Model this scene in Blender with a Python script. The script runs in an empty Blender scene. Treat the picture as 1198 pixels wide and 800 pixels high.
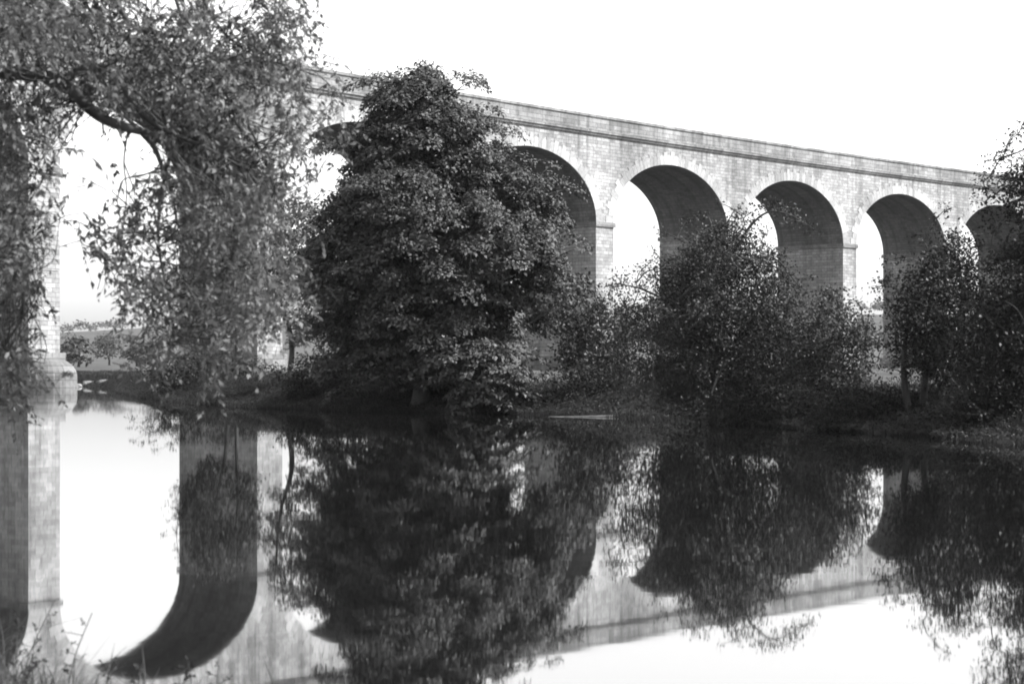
import bpy, math, random
import numpy as np

S = bpy.context.scene
COL = S.collection
rad = math.radians
F, YH, CAMZ = 2200.0, 426.0, 1.6          # focal length in photo pixels, eye level row, lens height over the water


def at(px, py, d):
    """photo pixel -> world point at distance d"""
    return np.array([(px - 599.0) / F * d, d, CAMZ + (YH - py) / F * d])


# ---------------------------------------------------------------- scene objects
def empty(name, loc, label, cat, group=None):
    o = bpy.data.objects.new(name, None)
    o.empty_display_size = 0.3
    COL.objects.link(o)
    o.location = tuple(float(v) for v in loc)
    o['label'] = label
    o['category'] = cat
    if group:
        o['group'] = group
    return o


def link(name, me, mat, parent=None):
    o = bpy.data.objects.new(name, me)
    COL.objects.link(o)
    if mat:
        me.materials.append(mat)
    if parent:
        o.parent = parent
        pl, p = np.zeros(3), parent
        while p:
            pl += np.array(p.location)
            p = p.parent
        o.location = tuple(-pl + 0.0)       # meshes are written in world coordinates
    return o


def tag(o, label, cat, group=None):
    o['label'] = label
    o['category'] = cat
    if group:
        o['group'] = group
    return o


def mesh_np(name, verts, faces, smooth=False):
    """verts (n,3); faces (m,k) all of the same size"""
    verts = np.asarray(verts, np.float32)
    faces = np.asarray(faces, np.int32)
    me = bpy.data.meshes.new(name)
    me.vertices.add(len(verts))
    me.vertices.foreach_set('co', verts.ravel())
    m, k = faces.shape
    me.loops.add(m * k)
    me.loops.foreach_set('vertex_index', faces.ravel())
    me.polygons.add(m)
    me.polygons.foreach_set('loop_start', np.arange(0, m * k, k, dtype=np.int32))
    me.polygons.foreach_set('loop_total', np.full(m, k, np.int32))
    if smooth:
        me.polygons.foreach_set('use_smooth', np.ones(m, bool))
    me.update(calc_edges=True)
    me.validate()
    return me


class MB:
    """collects quads with uv in metres"""
    def __init__(self):
        self.v, self.f, self.uv = [], [], []

    def quad(self, pts, uvs=None):
        i = len(self.v)
        self.v += [tuple(map(float, p)) for p in pts]
        self.f.append(tuple(range(i, i + len(pts))))
        self.uv += [tuple(map(float, u)) for u in (uvs or [(0, 0)] * len(pts))]

    def build(self, name, mat, parent=None, weld=True):
        me = bpy.data.meshes.new(name)
        me.from_pydata(self.v, [], self.f)
        l = me.uv_layers.new(name='UVMap')
        l.data.foreach_set('uv', np.array(self.uv, np.float32).ravel())
        me.update()
        return link(name, me, mat, parent)


def norm(a):
    return a / (np.linalg.norm(a, axis=-1, keepdims=True) + 1e-9)


class Tubes:
    def __init__(self, sides=6):
        self.n, self.v, self.f, self.c = sides, [], [], 0

    def add(self, pts, radii, sides=None):
        n = self.n
        pts = np.asarray(pts, float)
        k = len(pts)
        radii = np.asarray(radii, float) if np.ndim(radii) else np.linspace(radii, radii * .4, k)
        t = norm(np.gradient(pts, axis=0))
        ref = np.array([0.31, 0.17, 0.93]) if abs(t[0, 2]) < .8 else np.array([0.93, .2, .1])
        a = norm(np.cross(t, ref))
        b = norm(np.cross(t, a))
        ang = np.arange(n) * 2 * math.pi / n
        ring = (np.cos(ang)[None, :, None] * a[:, None] + np.sin(ang)[None, :, None] * b[:, None]) * radii[:, None, None]
        self.v.append((pts[:, None] + ring).reshape(-1, 3))
        i = np.arange(k - 1)[:, None] * n
        j = np.arange(n)[None]
        j2 = (j + 1) % n
        q = np.stack([i + j, i + j2, i + n + j2, i + n + j], -1).reshape(-1, 4) + self.c
        self.f.append(q)
        self.c += k * n

    def build(self, name, mat, parent=None):
        return link(name, mesh_np(name, np.concatenate(self.v), np.concatenate(self.f), True), mat, parent)


def curve(pts, n=8):
    """Catmull-Rom through points"""
    p = np.asarray(pts, float)
    p = np.vstack([2 * p[0] - p[1], p, 2 * p[-1] - p[-2]])
    out = []
    for i in range(1, len(p) - 2):
        t = np.linspace(0, 1, n, endpoint=False)[:, None]
        out.append(.5 * ((2 * p[i]) + (-p[i - 1] + p[i + 1]) * t + (2 * p[i - 1] - 5 * p[i] + 4 * p[i + 1] - p[i + 2]) * t ** 2
                         + (-p[i - 1] + 3 * p[i] - 3 * p[i + 1] + p[i + 2]) * t ** 3))
    out.append(p[-2][None])
    return np.vstack(out)


# ---------------------------------------------------------------- materials (a black-and-white plate: greys only)
def new_mat(name):
    m = bpy.data.materials.new(name)
    m.use_nodes = True
    nt = m.node_tree
    nt.nodes.clear()
    out = nt.nodes.new('ShaderNodeOutputMaterial')
    return m, nt, out


def g(v):
    return (v, v, v, 1)


def leaf_mat(name, lo, hi, trans=.25, rough=.55, spec=.2):
    m, nt, out = new_mat(name)
    N, L = nt.nodes.new, nt.links.new
    geo = N('ShaderNodeNewGeometry')
    noi = N('ShaderNodeTexNoise')
    noi.inputs['Scale'].default_value = .9
    noi.inputs['Detail'].default_value = 3
    tc = N('ShaderNodeTexCoord')
    L(tc.outputs['Object'], noi.inputs['Vector'])
    add = N('ShaderNodeMath'); add.operation = 'ADD'
    mul = N('ShaderNodeMath'); mul.operation = 'MULTIPLY'; mul.inputs[1].default_value = .55
    L(geo.outputs['Random Per Island'], mul.inputs[0])
    L(mul.outputs[0], add.inputs[0])
    mul2 = N('ShaderNodeMath'); mul2.operation = 'MULTIPLY'; mul2.inputs[1].default_value = .5
    L(noi.outputs['Fac'], mul2.inputs[0])
    L(mul2.outputs[0], add.inputs[1])
    mr = N('ShaderNodeMapRange')
    mr.inputs['To Min'].default_value = lo
    mr.inputs['To Max'].default_value = hi
    L(add.outputs[0], mr.inputs['Value'])
    cc = N('ShaderNodeCombineColor')
    for i in range(3):
        L(mr.outputs[0], cc.inputs[i])
    p = N('ShaderNodeBsdfPrincipled')
    p.inputs['Roughness'].default_value = rough
    p.inputs['Specular IOR Level'].default_value = spec
    L(cc.outputs[0], p.inputs['Base Color'])
    tr = N('ShaderNodeBsdfTranslucent')
    L(cc.outputs[0], tr.inputs['Color'])
    mx = N('ShaderNodeMixShader'); mx.inputs[0].default_value = trans
    L(p.outputs[0], mx.inputs[1]); L(tr.outputs[0], mx.inputs[2])
    L(mx.outputs[0], out.inputs['Surface'])
    return m


def noise_mat(name, lo, hi, scale=2., rough=.9, coord='Object', bump=0., detail=6, stretch=None):
    m, nt, out = new_mat(name)
    N, L = nt.nodes.new, nt.links.new
    tc = N('ShaderNodeTexCoord')
    noi = N('ShaderNodeTexNoise')
    noi.inputs['Scale'].default_value = scale
    noi.inputs['Detail'].default_value = detail
    vec = tc.outputs[coord]
    if stretch:
        mp = N('ShaderNodeMapping'); mp.inputs['Scale'].default_value = stretch
        L(vec, mp.inputs['Vector']); vec = mp.outputs[0]
    L(vec, noi.inputs['Vector'])
    mr = N('ShaderNodeMapRange')
    mr.inputs['From Min'].default_value = .3; mr.inputs['From Max'].default_value = .7
    mr.inputs['To Min'].default_value = lo; mr.inputs['To Max'].default_value = hi
    L(noi.outputs['Fac'], mr.inputs['Value'])
    cc = N('ShaderNodeCombineColor')
    for i in range(3):
        L(mr.outputs[0], cc.inputs[i])
    p = N('ShaderNodeBsdfPrincipled')
    p.inputs['Roughness'].default_value = rough
    p.inputs['Specular IOR Level'].default_value = .2
    L(cc.outputs[0], p.inputs['Base Color'])
    if bump:
        b = N('ShaderNodeBump'); b.inputs['Strength'].default_value = bump
        L(noi.outputs['Fac'], b.inputs['Height']); L(b.outputs[0], p.inputs['Normal'])
    L(p.outputs[0], out.inputs['Surface'])
    return m


def stone_mat(name, lo, hi, mort, bw=.95, rh=.38, island=False, soot=.55):
    """coursed gritstone: tone per block, dark joints, weathering in drips and patches (uv in metres)"""
    m, nt, out = new_mat(name)
    N, L = nt.nodes.new, nt.links.new
    uv = N('ShaderNodeUVMap'); uv.uv_map = 'UVMap'
    big = N('ShaderNodeTexNoise'); big.inputs['Scale'].default_value = .16; big.inputs['Detail'].default_value = 5
    L(uv.outputs[0], big.inputs['Vector'])
    mp = N('ShaderNodeMapping'); mp.inputs['Scale'].default_value = (.9, .09, 1)
    L(uv.outputs[0], mp.inputs['Vector'])
    drip = N('ShaderNodeTexNoise'); drip.inputs['Scale'].default_value = 1.; drip.inputs['Detail'].default_value = 5
    L(mp.outputs[0], drip.inputs['Vector'])
    fine = N('ShaderNodeTexNoise'); fine.inputs['Scale'].default_value = 3.5; fine.inputs['Detail'].default_value = 4
    L(uv.outputs[0], fine.inputs['Vector'])
    if island:
        geo = N('ShaderNodeNewGeometry')
        mr = N('ShaderNodeMapRange'); mr.inputs['To Min'].default_value = lo; mr.inputs['To Max'].default_value = hi
        L(geo.outputs['Random Per Island'], mr.inputs['Value'])
        cc = N('ShaderNodeCombineColor')
        for i in range(3):
            L(mr.outputs[0], cc.inputs[i])
        base = cc.outputs[0]
    else:
        br = N('ShaderNodeTexBrick')
        br.inputs['Scale'].default_value = 1.0
        br.inputs['Brick Width'].default_value = bw
        br.inputs['Row Height'].default_value = rh
        br.inputs['Mortar Size'].default_value = .022
        br.inputs['Mortar Smooth'].default_value = .3
        br.inputs['Bias'].default_value = .1
        br.inputs['Color1'].default_value = g(lo)
        br.inputs['Color2'].default_value = g(hi)
        br.inputs['Mortar'].default_value = g(mort)
        br.offset = .45; br.squash = 1.25; br.squash_frequency = 3
        L(uv.outputs[0], br.inputs['Vector'])
        base = br.outputs['Color']

    def mulby(src, noise, fmin, fmax, tmin, tmax):
        r = N('ShaderNodeMapRange')
        r.inputs['From Min'].default_value = fmin; r.inputs['From Max'].default_value = fmax
        r.inputs['To Min'].default_value = tmin; r.inputs['To Max'].default_value = tmax
        L(noise.outputs['Fac'], r.inputs['Value'])
        c = N('ShaderNodeCombineColor')
        for i in range(3):
            L(r.outputs[0], c.inputs[i])
        mx = N('ShaderNodeMix'); mx.data_type = 'RGBA'; mx.blend_type = 'MULTIPLY'; mx.inputs[0].default_value = 1
        L(src, mx.inputs[6]); L(c.outputs[0], mx.inputs[7])
        return mx.outputs[2]
    base = mulby(base, big, .32, .68, .66, 1.15)
    base = mulby(base, drip, .3, .52, soot, 1.0)
    base = mulby(base, fine, .3, .7, .8, 1.15)
    # damp streaks that run down from the ledge
    sx_ = N('ShaderNodeSeparateXYZ'); L(uv.outputs[0], sx_.inputs[0])
    ht = N('ShaderNodeMapRange'); ht.inputs['From Min'].default_value = 18.5; ht.inputs['From Max'].default_value = 23.6
    L(sx_.outputs[1], ht.inputs['Value'])
    mp2 = N('ShaderNodeMapping'); mp2.inputs['Scale'].default_value = (1.5, .05, 1)
    L(uv.outputs[0], mp2.inputs['Vector'])
    st = N('ShaderNodeTexNoise'); st.inputs['Scale'].default_value = 1.; st.inputs['Detail'].default_value = 3
    L(mp2.outputs[0], st.inputs['Vector'])
    sm = N('ShaderNodeMapRange'); sm.inputs['From Min'].default_value = .52; sm.inputs['From Max'].default_value = .66
    sm.inputs['To Max'].default_value = .5
    L(st.outputs['Fac'], sm.inputs['Value'])
    ml = N('ShaderNodeMath'); ml.operation = 'MULTIPLY'
    L(sm.outputs[0], ml.inputs[0]); L(ht.outputs[0], ml.inputs[1])
    mx_ = N('ShaderNodeMix'); mx_.data_type = 'RGBA'
    mx_.inputs[7].default_value = g(.05)
    L(ml.outputs[0], mx_.inputs[0]); L(base, mx_.inputs[6])
    base = mx_.outputs[2]
    p = N('ShaderNodeBsdfPrincipled')
    p.inputs['Roughness'].default_value = .92
    p.inputs['Specular IOR Level'].default_value = .15
    L(base, p.inputs['Base Color'])
    b = N('ShaderNodeBump'); b.inputs['Strength'].default_value = .35; b.inputs['Distance'].default_value = .04
    L(fine.outputs['Fac'], b.inputs['Height']); L(b.outputs[0], p.inputs['Normal'])
    L(p.outputs[0], out.inputs['Surface'])
    return m


M_STONE = stone_mat('gritstone courses', .18, .31, .115, bw=.72, rh=.33, soot=.6)
M_PARA = stone_mat('parapet stone', .15, .26, .08, bw=1.3, rh=.42, soot=.6)
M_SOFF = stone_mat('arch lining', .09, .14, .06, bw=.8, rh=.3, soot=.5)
M_VOUS = stone_mat('voussoir stone', .23, .40, .15, island=True, soot=.75)
M_CORN = stone_mat('weathered ledge stone', .14, .24, .06, bw=1.6, rh=1., soot=.6)
M_PLINTH = stone_mat('pale plinth stone', .13, .21, .07, bw=1.2, rh=.5, soot=.75)
M_BALLAST = noise_mat('track ballast', .08, .16, 8)
M_BARK = noise_mat('dark bark', .02, .06, 5, bump=.5, stretch=(1, 1, .25))
M_BARKP = noise_mat('greyish bark', .05, .11, 5, bump=.5, stretch=(1, 1, .25))
M_LEAF_NEAR = leaf_mat('broad hanging leaves', .008, .16, .3)
M_LEAF_BIG = leaf_mat('sycamore leaves', .005, .072, .07)
M_LEAF_DARK = leaf_mat('dark scrub leaves', .005, .026, .12)
M_LEAF_THORN = leaf_mat('thorn leaves', .003, .045, .1)
M_LEAF_MID = leaf_mat('scrub leaves', .008, .06, .15)
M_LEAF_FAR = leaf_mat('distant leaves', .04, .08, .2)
M_GRASS = leaf_mat('bank grass', .003, .016, .12)  # far-bank blades, darkened so the shade on the bank sits in their colour
M_GRASSN = leaf_mat('near grass', .02, .09, .25)
M_WEED = leaf_mat('weed leaves', .012, .035, .1)
M_UNDER = leaf_mat('undergrowth leaves', .004, .024, .12)  # leaf tone lowered to put the bank's tree shade into the colour
M_LOG = noise_mat('bleached driftwood', .04, .10, 6, stretch=(.3, 3, 3))
M_ROCK = noise_mat('river stone', .08, .2, 3, bump=.4)


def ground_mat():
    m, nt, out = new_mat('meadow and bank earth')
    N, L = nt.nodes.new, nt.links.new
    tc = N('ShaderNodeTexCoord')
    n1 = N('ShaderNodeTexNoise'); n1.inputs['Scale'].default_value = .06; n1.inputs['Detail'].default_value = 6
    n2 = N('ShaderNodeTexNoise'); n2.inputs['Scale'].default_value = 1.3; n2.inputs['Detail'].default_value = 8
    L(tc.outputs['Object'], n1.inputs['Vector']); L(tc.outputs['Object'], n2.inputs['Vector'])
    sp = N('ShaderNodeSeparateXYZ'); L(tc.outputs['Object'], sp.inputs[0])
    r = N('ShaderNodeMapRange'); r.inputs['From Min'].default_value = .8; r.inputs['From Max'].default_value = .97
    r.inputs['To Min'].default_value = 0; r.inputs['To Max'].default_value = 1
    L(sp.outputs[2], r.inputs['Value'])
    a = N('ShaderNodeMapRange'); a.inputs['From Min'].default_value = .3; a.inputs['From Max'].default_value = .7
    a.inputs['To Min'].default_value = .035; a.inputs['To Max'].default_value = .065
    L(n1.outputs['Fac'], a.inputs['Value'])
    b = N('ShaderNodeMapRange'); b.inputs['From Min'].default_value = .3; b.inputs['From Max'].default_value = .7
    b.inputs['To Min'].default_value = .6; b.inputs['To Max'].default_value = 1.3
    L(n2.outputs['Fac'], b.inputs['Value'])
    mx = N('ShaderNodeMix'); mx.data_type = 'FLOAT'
    mx.inputs[2].default_value = .010  # bank mud below the meadow, darkened further with tree shade put into the colour
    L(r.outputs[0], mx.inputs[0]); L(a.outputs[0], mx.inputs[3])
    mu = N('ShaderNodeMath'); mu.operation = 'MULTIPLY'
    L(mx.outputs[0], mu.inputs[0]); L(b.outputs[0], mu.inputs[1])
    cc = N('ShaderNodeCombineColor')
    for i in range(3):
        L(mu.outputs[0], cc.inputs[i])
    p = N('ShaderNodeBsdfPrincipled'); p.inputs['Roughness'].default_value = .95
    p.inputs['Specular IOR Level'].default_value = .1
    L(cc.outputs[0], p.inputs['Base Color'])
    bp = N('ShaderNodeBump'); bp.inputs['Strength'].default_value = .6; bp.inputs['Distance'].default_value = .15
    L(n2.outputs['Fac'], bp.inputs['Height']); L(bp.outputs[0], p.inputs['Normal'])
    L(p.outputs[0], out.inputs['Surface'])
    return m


def water_mat():
    m, nt, out = new_mat('still river water')
    N, L = nt.nodes.new, nt.links.new
    tc = N('ShaderNodeTexCoord')
    mp = N('ShaderNodeMapping'); mp.inputs['Scale'].default_value = (.5, 1.0, 1)
    L(tc.outputs['Object'], mp.inputs['Vector'])
    n1 = N('ShaderNodeTexNoise'); n1.inputs['Scale'].default_value = 1.1; n1.inputs['Detail'].default_value = 3
    L(mp.outputs[0], n1.inputs['Vector'])
    b = N('ShaderNodeBump'); b.inputs['Strength'].default_value = .022; b.inputs['Distance'].default_value = .02
    L(n1.outputs['Fac'], b.inputs['Height'])
    n3 = N('ShaderNodeTexNoise'); n3.inputs['Scale'].default_value = .09; n3.inputs['Detail'].default_value = 4
    L(tc.outputs['Object'], n3.inputs['Vector'])
    r3 = N('ShaderNodeMapRange'); r3.inputs['From Min'].default_value = .42; r3.inputs['From Max'].default_value = .66
    r3.inputs['To Min'].default_value = .012; r3.inputs['To Max'].default_value = .05
    L(n3.outputs['Fac'], r3.inputs['Value']); L(r3.outputs[0], b.inputs['Strength'])
    p = N('ShaderNodeBsdfPrincipled')
    p.inputs['Base Color'].default_value = g(.006)
    p.inputs['Roughness'].default_value = .024
    p.inputs['IOR'].default_value = 1.45
    L(b.outputs[0], p.inputs['Normal'])
    gl = N('ShaderNodeBsdfGlossy'); gl.inputs['Roughness'].default_value = .022
    gl.inputs['Color'].default_value = g(.9)
    L(b.outputs[0], gl.inputs['Normal'])
    mx = N('ShaderNodeMixShader'); mx.inputs[0].default_value = .3
    L(p.outputs[0], mx.inputs[1]); L(gl.outputs[0], mx.inputs[2])
    L(mx.outputs[0], out.inputs['Surface'])
    return m


# ---------------------------------------------------------------- river, ground
FAR_BANK = np.array([(400, -330), (60, -40), (24, 5), (15, 22), (11.2, 33), (9.8, 39), (8.2, 44), (5.6, 51), (2.6, 57.5), (-1.6, 61), (-5.0, 64),
                     (-9.5, 69), (-14, 79), (-18.5, 92), (-23, 110), (-27.5, 130), (-34, 139.5), (-44, 146), (-80, 160), (-160, 180), (-500, 230)], float)
NEAR_BANK = np.array([(-500, 150), (-160, 110), (-80, 80), (-40, 44), (-18, 27), (-8, 17.5), (-4.6, 14.0), (-2.9, 9.9), (-2.0, 8.95), (-.9, 8.55), (.2, 7.2), (3, 5),
                      (10, 0), (40, -45), (300, -400)], float)


def seg_dist(P, line):
    d = np.full(len(P), 1e9)
    for a, b in zip(line[:-1], line[1:]):
        ab = b - a
        t = np.clip(((P - a) @ ab) / (ab @ ab), 0, 1)
        d = np.minimum(d, np.linalg.norm(P - (a + t[:, None] * ab), axis=1))
    return d


def inside(P, poly):
    c = np.zeros(len(P), bool)
    j = len(poly) - 1
    for i in range(len(poly)):
        xi, yi = poly[i]; xj, yj = poly[j]
        with np.errstate(divide='ignore', invalid='ignore'):
            k = ((yi > P[:, 1]) != (yj > P[:, 1])) & (P[:, 0] < (xj - xi) * (P[:, 1] - yi) / (yj - yi + 1e-12) + xi)
        c ^= k
        j = i
    return c


RIVER = np.vstack([NEAR_BANK, FAR_BANK])


def wob(P, f, ph):
    return np.sin(P[:, 0] * f + ph) * np.cos(P[:, 1] * f * 1.3 + ph * 2.1) + .5 * np.sin(P[:, 0] * f * 2.3 + P[:, 1] * f * 1.9 + ph)


def ground_z(P):
    P = np.asarray(P, float).reshape(-1, 2)
    df, dn = seg_dist(P, FAR_BANK), seg_dist(P, NEAR_BANK)
    ins = inside(P, RIVER)
    d = np.minimum(df, dn)
    far = df < dn
    ss = lambda t: (lambda u: u * u * (3 - 2 * u))(np.clip(t, 0, 1))
    z_far = .0 + .95 * ss(d / 3.2) + .07 * wob(P, .55, 1.) * ss(d / 2) + .35 * ss((d - 40) / 200)
    z_near = -.02 + .2 * ss(d / 2.5) + .02 * wob(P, 1.9, .4) + 1.0 * ss((d - 6) / 40)
    R = np.hypot(P[:, 0], P[:, 1])
    hill = 27 * ss((R - 420) / 900) * (1 + .35 * np.sin(P[:, 0] / 260 + .6) + .2 * np.sin(P[:, 0] / 97 + P[:, 1] / 140))
    z = np.where(far, z_far, z_near)
    z = z + hill
    return np.where(ins, -np.minimum(d * .45, 1.5) - .02, z)


def axis(parts):
    return np.unique(np.round(np.concatenate(parts), 3))


gx = axis([np.arange(-70, 90, 1.0), np.arange(-20, 14, .5), np.arange(-4, 1, .07), 90 + np.geomspace(1, 2400, 26), -70 - np.geomspace(1, 2400, 26)])
gy = axis([np.arange(-24, 170, 1.0), np.arange(26, 100, .5), np.arange(6.6, 10.6, .07), 170 + np.geomspace(1, 2400, 34), -24 - np.geomspace(1, 600, 10)])
GX, GY = np.meshgrid(gx, gy)
PP = np.stack([GX.ravel(), GY.ravel()], 1)
GZ = ground_z(PP)
nx, ny = len(gx), len(gy)
ii = np.arange(nx - 1)[None] + np.arange(ny - 1)[:, None] * nx
fq = np.stack([ii, ii + 1, ii + nx + 1, ii + nx], -1).reshape(-1, 4)
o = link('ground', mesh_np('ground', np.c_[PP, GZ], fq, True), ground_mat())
o['kind'] = 'structure'

wx = np.array([-600, 400.]); wy = np.array([-400, 300.])
mb = MB()
mb.quad([(-520, -420, 0), (420, -420, 0), (420, 260, 0), (-520, 260, 0)])
o = mb.build('water', water_mat())
o['kind'] = 'structure'


def gz(x, y):
    return float(ground_z(np.array([[x, y]]))[0])


# ---------------------------------------------------------------- the viaduct: 22 m bays on a gentle curve
BAY, WID = 22.0, 9.0
D0, X0, PH0, KAP = 173.575, 1.822, .7023, .0010425
Z_SPR, RISE, Z_COR, Z_TOP = 15.3, 6.4, 23.6, 25.57
HALF = 9.63


def P3(s, w, z):
    X = X0 + (-math.cos(PH0 + KAP * s) + math.cos(PH0)) / KAP
    D = D0 + (math.sin(PH0 + KAP * s) - math.sin(PH0)) / KAP
    a = PH0 + KAP * s
    return (X - math.cos(a) * w, D + math.sin(a) * w, z)


def sbox(mb, s0, s1, w0, w1, z0, z1, ds=2.2, faces='fbtuel'):
    """a block following the curve: f front, b back, t top, u underside, e end, l start"""
    n = max(1, int(math.ceil((s1 - s0) / ds)))
    ss = np.linspace(s0, s1, n + 1)
    for a, b in zip(ss[:-1], ss[1:]):
        if 'f' in faces:
            mb.quad([P3(a, w0, z0), P3(b, w0, z0), P3(b, w0, z1), P3(a, w0, z1)], [(a, z0), (b, z0), (b, z1), (a, z1)])
        if 'b' in faces:
            mb.quad([P3(b, w1, z0), P3(a, w1, z0), P3(a, w1, z1), P3(b, w1, z1)], [(b, z0), (a, z0), (a, z1), (b, z1)])
        if 't' in faces:
            mb.quad([P3(a, w0, z1), P3(b, w0, z1), P3(b, w1, z1), P3(a, w1, z1)], [(a, w0), (b, w0), (b, w1), (a, w1)])
        if 'u' in faces:
            mb.quad([P3(a, w1, z0), P3(b, w1, z0), P3(b, w0, z0), P3(a, w0, z0)], [(a, w1), (b, w1), (b, w0), (a, w0)])
    if 'l' in faces:
        mb.quad([P3(s0, w1, z0), P3(s0, w0, z0), P3(s0, w0, z1), P3(s0, w1, z1)], [(w1, z0), (w0, z0), (w0, z1), (w1, z1)])
    if 'e' in faces:
        mb.quad([P3(s1, w0, z0), P3(s1, w1, z0), P3(s1, w1, z1), P3(s1, w0, z1)], [(w0, z0), (w1, z0), (w1, z1), (w0, z1)])


via = empty('stone_viaduct', P3(0, 4.5, 0), 'long pale stone railway viaduct of tall round arches crossing behind the trees', 'viaduct')
N0, N1 = -2, 9
S0, S1 = (N0 - 2.5) * BAY - 1.4, (N1 - 1.5) * BAY + 1.4
NT = 40
tt = np.linspace(0, math.pi, NT + 1)
sp_wall = MB()
for n in range(N0, N1 + 1):
    sc = (n - 2) * BAY
    xs = sc - HALF * np.cos(tt)
    zs = Z_SPR + RISE * np.sin(tt)
    # spandrel, both faces
    for w, flip in ((0, False), (WID, True)):
        for k in range(NT):
            a, b, za, zb = xs[k], xs[k + 1], zs[k], zs[k + 1]
            q = [P3(a, w, za), P3(b, w, zb), P3(b, w, Z_COR), P3(a, w, Z_COR)]
            u = [(a, za), (b, zb), (b, Z_COR), (a, Z_COR)]
            sp_wall.quad(q[::-1] if flip else q, u[::-1] if flip else u)
    # lining of the arch
    ar = MB()
    L = 0
    for k in range(NT):
        a, b, za, zb = xs[k], xs[k + 1], zs[k], zs[k + 1]
        l = math.hypot(b - a, zb - za)
        ar.quad([P3(a, 0, za), P3(a, WID, za), P3(b, WID, zb), P3(b, 0, zb)], [(0, L), (WID, L), (WID, L + l), (0, L + l)])
        L += l
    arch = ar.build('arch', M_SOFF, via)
    # ring of voussoirs, alternately long and short, 4 cm proud
    vr = MB()
    NV = 45
    e = np.linspace(0, math.pi, 721)
    ex, ez = -HALF * np.cos(e), RISE * np.sin(e)
    cl = np.r_[0, np.cumsum(np.hypot(np.diff(ex), np.diff(ez)))]
    cut = np.interp(np.linspace(0, cl[-1], NV + 1), cl, e)
    for k in range(NV):
        t0, t1 = cut[k], cut[k + 1]
        dt = (t1 - t0) * .018
        t0 += dt; t1 -= dt
        hgt = 1.25 if k % 2 == 0 else .92
        if k == NV // 2:
            hgt = 1.35
        c = []
        for t in (t0, t1):
            px_, pz_ = -HALF * math.cos(t), RISE * math.sin(t)
            nxn, nzn = -math.cos(t) / HALF, math.sin(t) / RISE
            q = math.hypot(nxn, nzn)
            c.append((px_ + nxn / q * .004, pz_ + nzn / q * .004, px_ + nxn / q * hgt, pz_ + nzn / q * hgt))
        w0, w1 = -.045, .0
        z = Z_SPR
        p = [(sc + c[0][0], z + c[0][1]), (sc + c[1][0], z + c[1][1]), (sc + c[1][2], z + c[1][3]), (sc + c[0][2], z + c[0][3])]
        if min(pp[1] for pp in p) < Z_SPR + .02:
            p = [(x_, max(z_, Z_SPR + .02)) for x_, z_ in p]
        i0 = len(vr.v)
        vr.v += [P3(x_, w0, z_) for x_, z_ in p] + [P3(x_, w1, z_) for x_, z_ in p]
        for f_ in ((0, 1, 2, 3), (0, 4, 5, 1), (1, 5, 6, 2), (2, 6, 7, 3), (3, 7, 4, 0)):
            vr.f.append(tuple(i0 + q for q in f_))
            vr.uv += [((p + p)[q][0], (p + p)[q][1]) for q in f_]
    vr.build('voussoirs', M_VOUS, arch)
for m in range(N0 - 1, N1 + 1):        # pier m stands between bay m and bay m+1
    sc = (m - 1.5) * BAY
    hw = BAY / 2 - HALF
    for w, flip in ((0, False), (WID, True)):
        q = [P3(sc - hw, w, Z_SPR), P3(sc + hw, w, Z_SPR), P3(sc + hw, w, Z_COR), P3(sc - hw, w, Z_COR)]
        u = [(sc - hw, Z_SPR), (sc + hw, Z_SPR), (sc + hw, Z_COR), (sc - hw, Z_COR)]
        sp_wall.quad(q[::-1] if flip else q, u[::-1] if flip else u)
    pb = MB()
    sbox(pb, sc - hw, sc + hw, .0, WID, 2.4, Z_SPR - .42, faces='fbel')
    pier = pb.build('pier', M_STONE, via)
    ib = MB()
    sbox(ib, sc - hw - .16, sc + hw + .16, -.16, WID + .16, Z_SPR - .42, Z_SPR, faces='fbtuel')
    ib.build('impost', M_CORN, pier)
    fb = MB()
    sbox(fb, sc - hw - .28, sc + hw + .28, -.28, WID + .28, -2.2, 2.4, faces='fbtel')
    fb.build('plinth', M_PLINTH, pier)
    if m in (-1, -2):                   # rounded cutwaters of the piers in the river
        cb = MB()
        A = np.linspace(-math.pi / 2, math.pi / 2, 15)
        rs, rw = hw + .3, 2.5
        prof = [(1.0, -2.0), (1.0, .8), (.96, 1.15), (.85, 1.5), (.66, 1.8), (.36, 2.03), (.0, 2.12)]
        for (r0, z0), (r1, z1) in zip(prof[:-1], prof[1:]):
            for a0, a1 in zip(A[:-1], A[1:]):
                f3 = lambda r, a, z: P3(sc + math.sin(a) * rs * r, -.285 - math.cos(a) * rw * r, z)
                cb.quad([f3(r0, a0, z0), f3(r0, a1, z0), f3(r1, a1, z1), f3(r1, a0, z1)], [(a0 * 2, z0), (a1 * 2, z0), (a1 * 2, z1), (a0 * 2, z1)])
        cb.build('cutwater', M_PLINTH, pier)
sp_wall.build('spandrel_wall', M_STONE, via)
for w0, w1, wp0, wp1 in ((-.3, .6, 0., .55), (WID - .6, WID + .3, WID - .55, WID)):
    mb = MB()
    sbox(mb, S0, S1, w0 + (.14 if w0 < 0 else 0), w1 - (0 if w0 < 0 else .14), Z_COR, Z_COR + .22, faces='fbtuel')
    sbox(mb, S0, S1, w0, w1, Z_COR + .223, Z_COR + .5, faces='fbtuel')
    mb.build('cornice', M_CORN, via)
    mb = MB()
    sbox(mb, S0, S1, wp0, wp1, Z_COR + .5, Z_TOP - .24, faces='fbel')
    mb.build('parapet', M_PARA, via)
    mb = MB()
    sbox(mb, S0, S1, wp0 - .09, wp1 + .09, Z_TOP - .24, Z_TOP, faces='fbtuel')
    mb.build('coping', M_CORN, via)
mb = MB()
sbox(mb, S0, S1, .6, WID - .6, Z_COR + .1, Z_COR + .35, faces='tu')
mb.build('trackbed', M_BALLAST, via)

# ---------------------------------------------------------------- foliage
rng = np.random.default_rng(11)


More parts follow.
